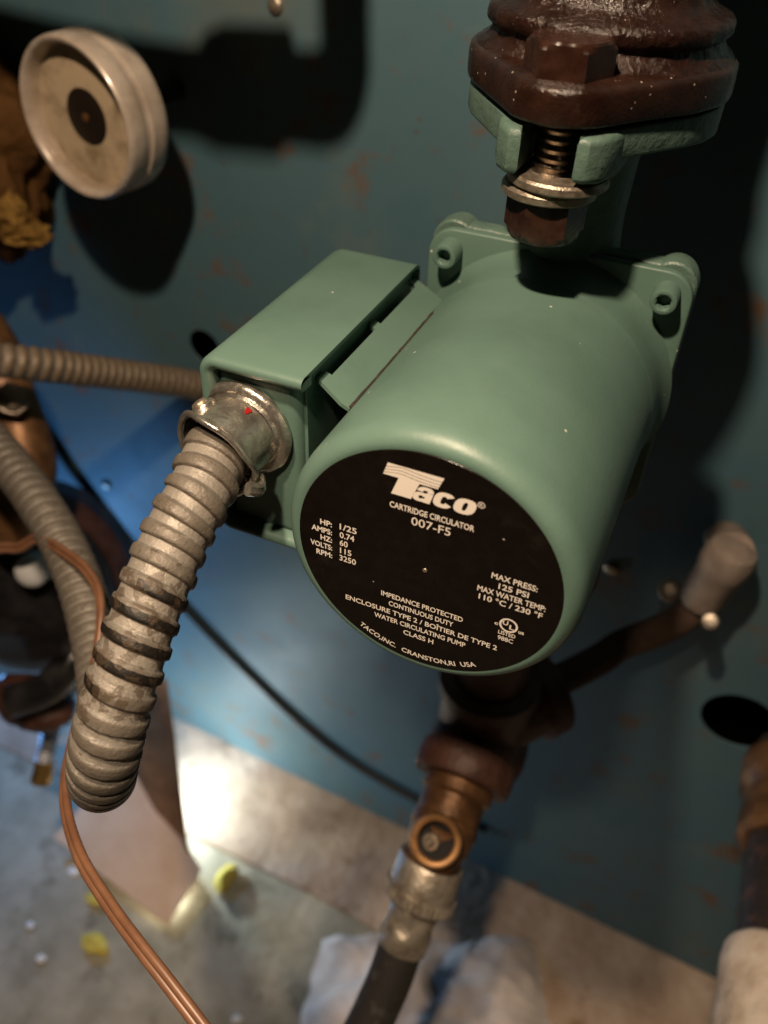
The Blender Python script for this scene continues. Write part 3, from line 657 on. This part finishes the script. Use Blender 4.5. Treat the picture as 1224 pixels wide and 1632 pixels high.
# pipe coming forward out of the jacket at the right edge
rp = empty('wrapped_pipe', (188, 120, -345), 'old brown pipe with white wrapped end at the right edge', 'pipe')
PX, PZ = 189, -313
bm = bmesh.new(); lathe(bm, [(22, 6), (29, 10), (30.5, 14), (30.5, 34), (27.5, 38), (26.5, 52), (29, 56), (29, 70), (25, 74)], (PX, wy(PX), PZ), (0, -1, 0), 44); mk('union', bm, M['copper'], rp)
bm = bmesh.new(); lathe(bm, [(22.5, -3), (22.5, 180)], (PX, wy(PX), PZ), (0, -1, 0), 40, fn=lambda r, h, a: r + .6 * noise.noise(Vector((math.cos(a) * 3, math.sin(a) * 3, h * .08)))); mk('pipe', bm, M['black_iron'], rp)
bm = bmesh.new(); lathe(bm, [(22.8, 140), (27, 142)] + [(29.5, 146 + 4 * k) for k in range(26)] + [(24, 252)], (PX, wy(PX), PZ), (0, -1, 0), 48, fn=lambda r, h, a: r + (1.6 * noise.fractal(Vector((math.cos(a) * 2, math.sin(a) * 2, h * .06)), 1, 2, 3) if r > 24 else 0)); mk('white_wrapping', bm, M['wrap'], rp)

# ------------------------------------------------------------------ things at the left
fl = empty('copper_elbow_pipe', at(20, 800, 560), 'brown copper pipe with silver compression nut at the left edge', 'pipe')
bm = bmesh.new(); sweep(bm, catmull([at(-40, 520, 560), at(0, 600, 560), at(32, 690, 560), at(38, 780, 565), at(10, 860, 575)], 4), lambda s, a: 19 + 1.5 * math.sin(s * .08), 28); mk('pipe', bm, M['copper'], fl)
bm = bmesh.new(); q = at(18, 638, 535); hexhead(bm, q, (CAM - q) + Vector((60, 0, 120)), 11, 9); lathe(bm, [(8, -12), (8, 12), (5, 14)], q, (CAM - q) + Vector((60, 0, 120)), 24); mk('compression_nut', bm, M['zinc'], fl)

mo = empty('black_motor', at(20, 1100, 640), 'black round motor with rusty band, half hidden behind the conduits', 'motor')
q = at(10, 965, 640); ad = Vector((.25, -.90, .25)).normalized()
bm = bmesh.new(); lathe(bm, [(30, -90), (66, -88), (72, -80), (72, -20), (70, -12), (62, -4), (48, 2), (26, 6), (22, 10), (12, 11)], q, ad, 64); mk('shell', bm, M['motor'], mo)
bm = bmesh.new(); lathe(bm, [(70, -60), (74, -60), (74, -38), (70, -38)], q, ad, 64, caps=(False, False)); mk('rusty_band', bm, M['iron'], mo)
x1, y1, z1 = frame(ad)
bm = bmesh.new(); q2 = q + ad * 2 + x1 * -2 + y1 * 30; q2 = at(48, 912, 600); lathe(bm, [(12, -16), (12, -2), (10, 1), (4, 3)], q2, ad + Vector((.2, 0, .3)), 32); mk('reflection_disc', bm, M['white_bit'], mo)  # white disc added in place of a reflection on the shell
bm = bmesh.new(); sweep(bm, catmull([at(140, 1010, 610), at(110, 1060, 600), at(70, 1100, 600), at(10, 1120, 600)], 4), lambda s, a: 12, 20); mk('lead_pipe', bm, M['motor'], mo)
bm = bmesh.new(); lump(bm, at(55, 1120, 640), 22, .15, 3, (1.6, 1, .9), 1.5, 3); mk('rusty_foot', bm, M['iron'], mo)

bt = empty('ribbed_tube', at(70, 1250, 690), 'thin pale ribbed tube with brass end near the floor', 'tube')
bm = bmesh.new(); sweep(bm, catmull([at(160, 1020, 680), at(120, 1080, 690), at(88, 1140, 690), at(70, 1215, 690)], .8), lambda s, a: 7 + .8 * math.sin(s * 1.6), 16); mk('tube', bm, M['blue_tube'], bt)
q = at(68, 1232, 690); bm = bmesh.new(); hexhead(bm, q, Vector((.1, -.6, -.7)), 8.5, 9); lathe(bm, [(8, -10), (8, 0)], q, Vector((.1, -.6, -.7)), 24); mk('brass_end', bm, M['brass'], bt)

q = at(-34, 240, 545)
bm = bmesh.new(); lump(bm, q, 44, .35, 5, (1.0, 1.0, 1.35), 1.6, 1)
fo = tag(mk('pipe_insulation', bm, M['orange_foam']), 'ragged orange brown insulation foam beside the gauge', 'insulation')
bm = bmesh.new(); lump(bm, at(42, 372, 528), 11, .4, 4, (1.6, 1, .7), 2.0, 2); lump(bm, at(20, 343, 520), 10, .4, 4, (1, 1, 1.2), 2.0, 4); mk('torn_tip', bm, M['aged_yellow'], fo)

# dark strand along the jacket, modelled in place of a shadow line
pts = []
for px, py in ((-60, 470), (20, 590), (80, 690), (150, 790), (230, 890), (330, 1000), (440, 1110), (540, 1195), (650, 1262), (780, 1320)):
    p = wall_at(px, py); pts.append(p + Vector((0, -3.3, 0)))
bm = bmesh.new(); sweep(bm, catmull(pts, 6), lambda s, a: 3.6, 14); tag(mk('shadow_strand', bm, M['shadow_line']), 'thin dark strand in place of a shadow across the blue boiler jacket', 'shadow')

# brown two-core lamp cord
cp = catmull([at(*p) for p in ((-60, 890, 425), (0, 874, 415), (30, 873, 408), (60, 859, 400), (100, 879, 385), (140, 912, 368), (160, 962, 352), (150, 1060, 340), (118, 1170, 325), (104, 1240, 310), (107, 1300, 295), (130, 1370, 280), (175, 1443, 268), (220, 1505, 258), (272, 1572, 250), (345, 1670, 242), (420, 1790, 236))], 1.2)
bm = bmesh.new()
def flat(s, a): return 1.55 + 1.15 * abs(math.cos(a)) ** .6
sweep(bm, cp, lambda s, a: 1.35 * abs(math.cos(a)) + math.sqrt(max(1.5 ** 2 - (1.35 * math.sin(a)) ** 2, 0)), 28, up=-DWN)
tag(mk('lamp_cord', bm, M['cord']), 'brown two core lamp cord dangling past the conduit loop', 'cord')

# folded kraft card on the floor
FL = FZ - 4
cb = empty('folded_card', floor_at(250, 1440, FL), 'folded brown kraft card standing on the floor', 'card')
def slab(bm, pts, th, nrm):
    A = [bm.verts.new(p) for p in pts]; B = [bm.verts.new(p + nrm * th) for p in pts]; n = len(pts)
    bm.faces.new(A); bm.faces.new(B[::-1])
    for i in range(n): bm.faces.new((A[i], A[(i + 1) % n], B[(i + 1) % n], B[i]))
pts = [floor_at(85, 1335, FL + 26), floor_at(150, 1262, FL + 36), floor_at(205, 1215, FL + 44), floor_at(246, 1290, FL + 30), floor_at(290, 1335, FL + 20), floor_at(322, 1385, FL + 17), floor_at(266, 1474, FL + 12)]
bm = bmesh.new(); slab(bm, pts, 1.5, Vector((0, 0, -1))); mk('front_flap', bm, M['paper'], cb, smooth=False)
def dep(p): return (p - CAM).dot(FWD)
B1, B2_, B3, B4 = floor_at(205, 1215, FL + 44), floor_at(246, 1290, FL + 30), floor_at(290, 1338, FL + 20), floor_at(301, 1372, FL + 13)
pts = [B1, B2_, B3, B4, at(293, 1325, dep(B3) - 10), at(275, 1170, dep(B2_) - 36), at(262, 1083, dep(B1) - 45), at(185, 1085, dep(B1) - 45)]
bm = bmesh.new(); slab(bm, pts, 2.5, Vector((.55, .8, .1))); mk('standing_flap', bm, M['kraft_shaded'], cb, smooth=False)

# pale cloth under the hose
O0 = floor_at(680, 1600, FL + 12)
bm = bmesh.new(); V = []
nx, ny = 46, 46
for i in range(nx + 1):
    row = []
    for j in range(ny + 1):
        u, v = i / nx * 2 - 1, j / ny * 2 - 1
        px = 680 + u * (170 + 60 * (v + 1) / 2); py = 1640 + v * 150
        edge = max(abs(u), abs(v)); z = FL + 3 + 30 * max(0, 1 - edge ** 3) + 9 * noise.fractal(Vector((u * 2.2, v * 2.2, 4)), 1, 2, 5)
        p = floor_at(px + 40 * noise.noise(Vector((u * 2, v * 2, 7))), max(py, 1500 - 0) + 18 * noise.noise(Vector((u * 3, v * 3, 1))), FL)
        p.z = max(z, FL + 2.2); row.append(bm.verts.new(p))
    V.append(row)
for i in range(nx):
    for j in range(ny): bm.faces.new((V[i][j], V[i + 1][j], V[i + 1][j + 1], V[i][j + 1]))
tag(mk('floor_cloth', bm, M['cloth'], angle=90), 'crumpled white cloth on the floor under the hose', 'cloth')

# crumbs
for i, (px, py, r, s_, lab) in enumerate(((360, 1398, 10, (.75, 1.5, .8), 'yellow foam crumb beside the right corner of the card'), (150, 1506, 10, (1.3, .8, .7), 'yellow foam crumb on the floor left of the cord'), (150, 1432, 7, (1.3, .8, .6), 'pale yellow foam crumb touching the cord by the card'))):
    p = floor_at(px, py, FL + 6); bm = bmesh.new(); lump(bm, p, r, .35, 3, s_, 1.4, i + 5)
    tag(mk('foam_crumb', bm, M['yellow']), lab, 'crumb', 'foam crumbs on the floor')
for i, (px, py, r, lab) in enumerate(((378, 1624, 7, 'white crumb at the bottom beside the cord'), (118, 1388, 9, 'white crumb left of the card tip'), (48, 1475, 6, 'white crumb near the left edge of the floor'), (65, 1528, 7, 'white crumb below the yellow foam crumb'))):
    p = floor_at(px, py, FL + 3); bm = bmesh.new(); lump(bm, p, r * .5, .35, 3, (1.2, 1, .5), 1.4, i + 15)
    tag(mk('plaster_crumb', bm, M['white_bit']), lab, 'crumb', 'plaster crumbs on the floor')
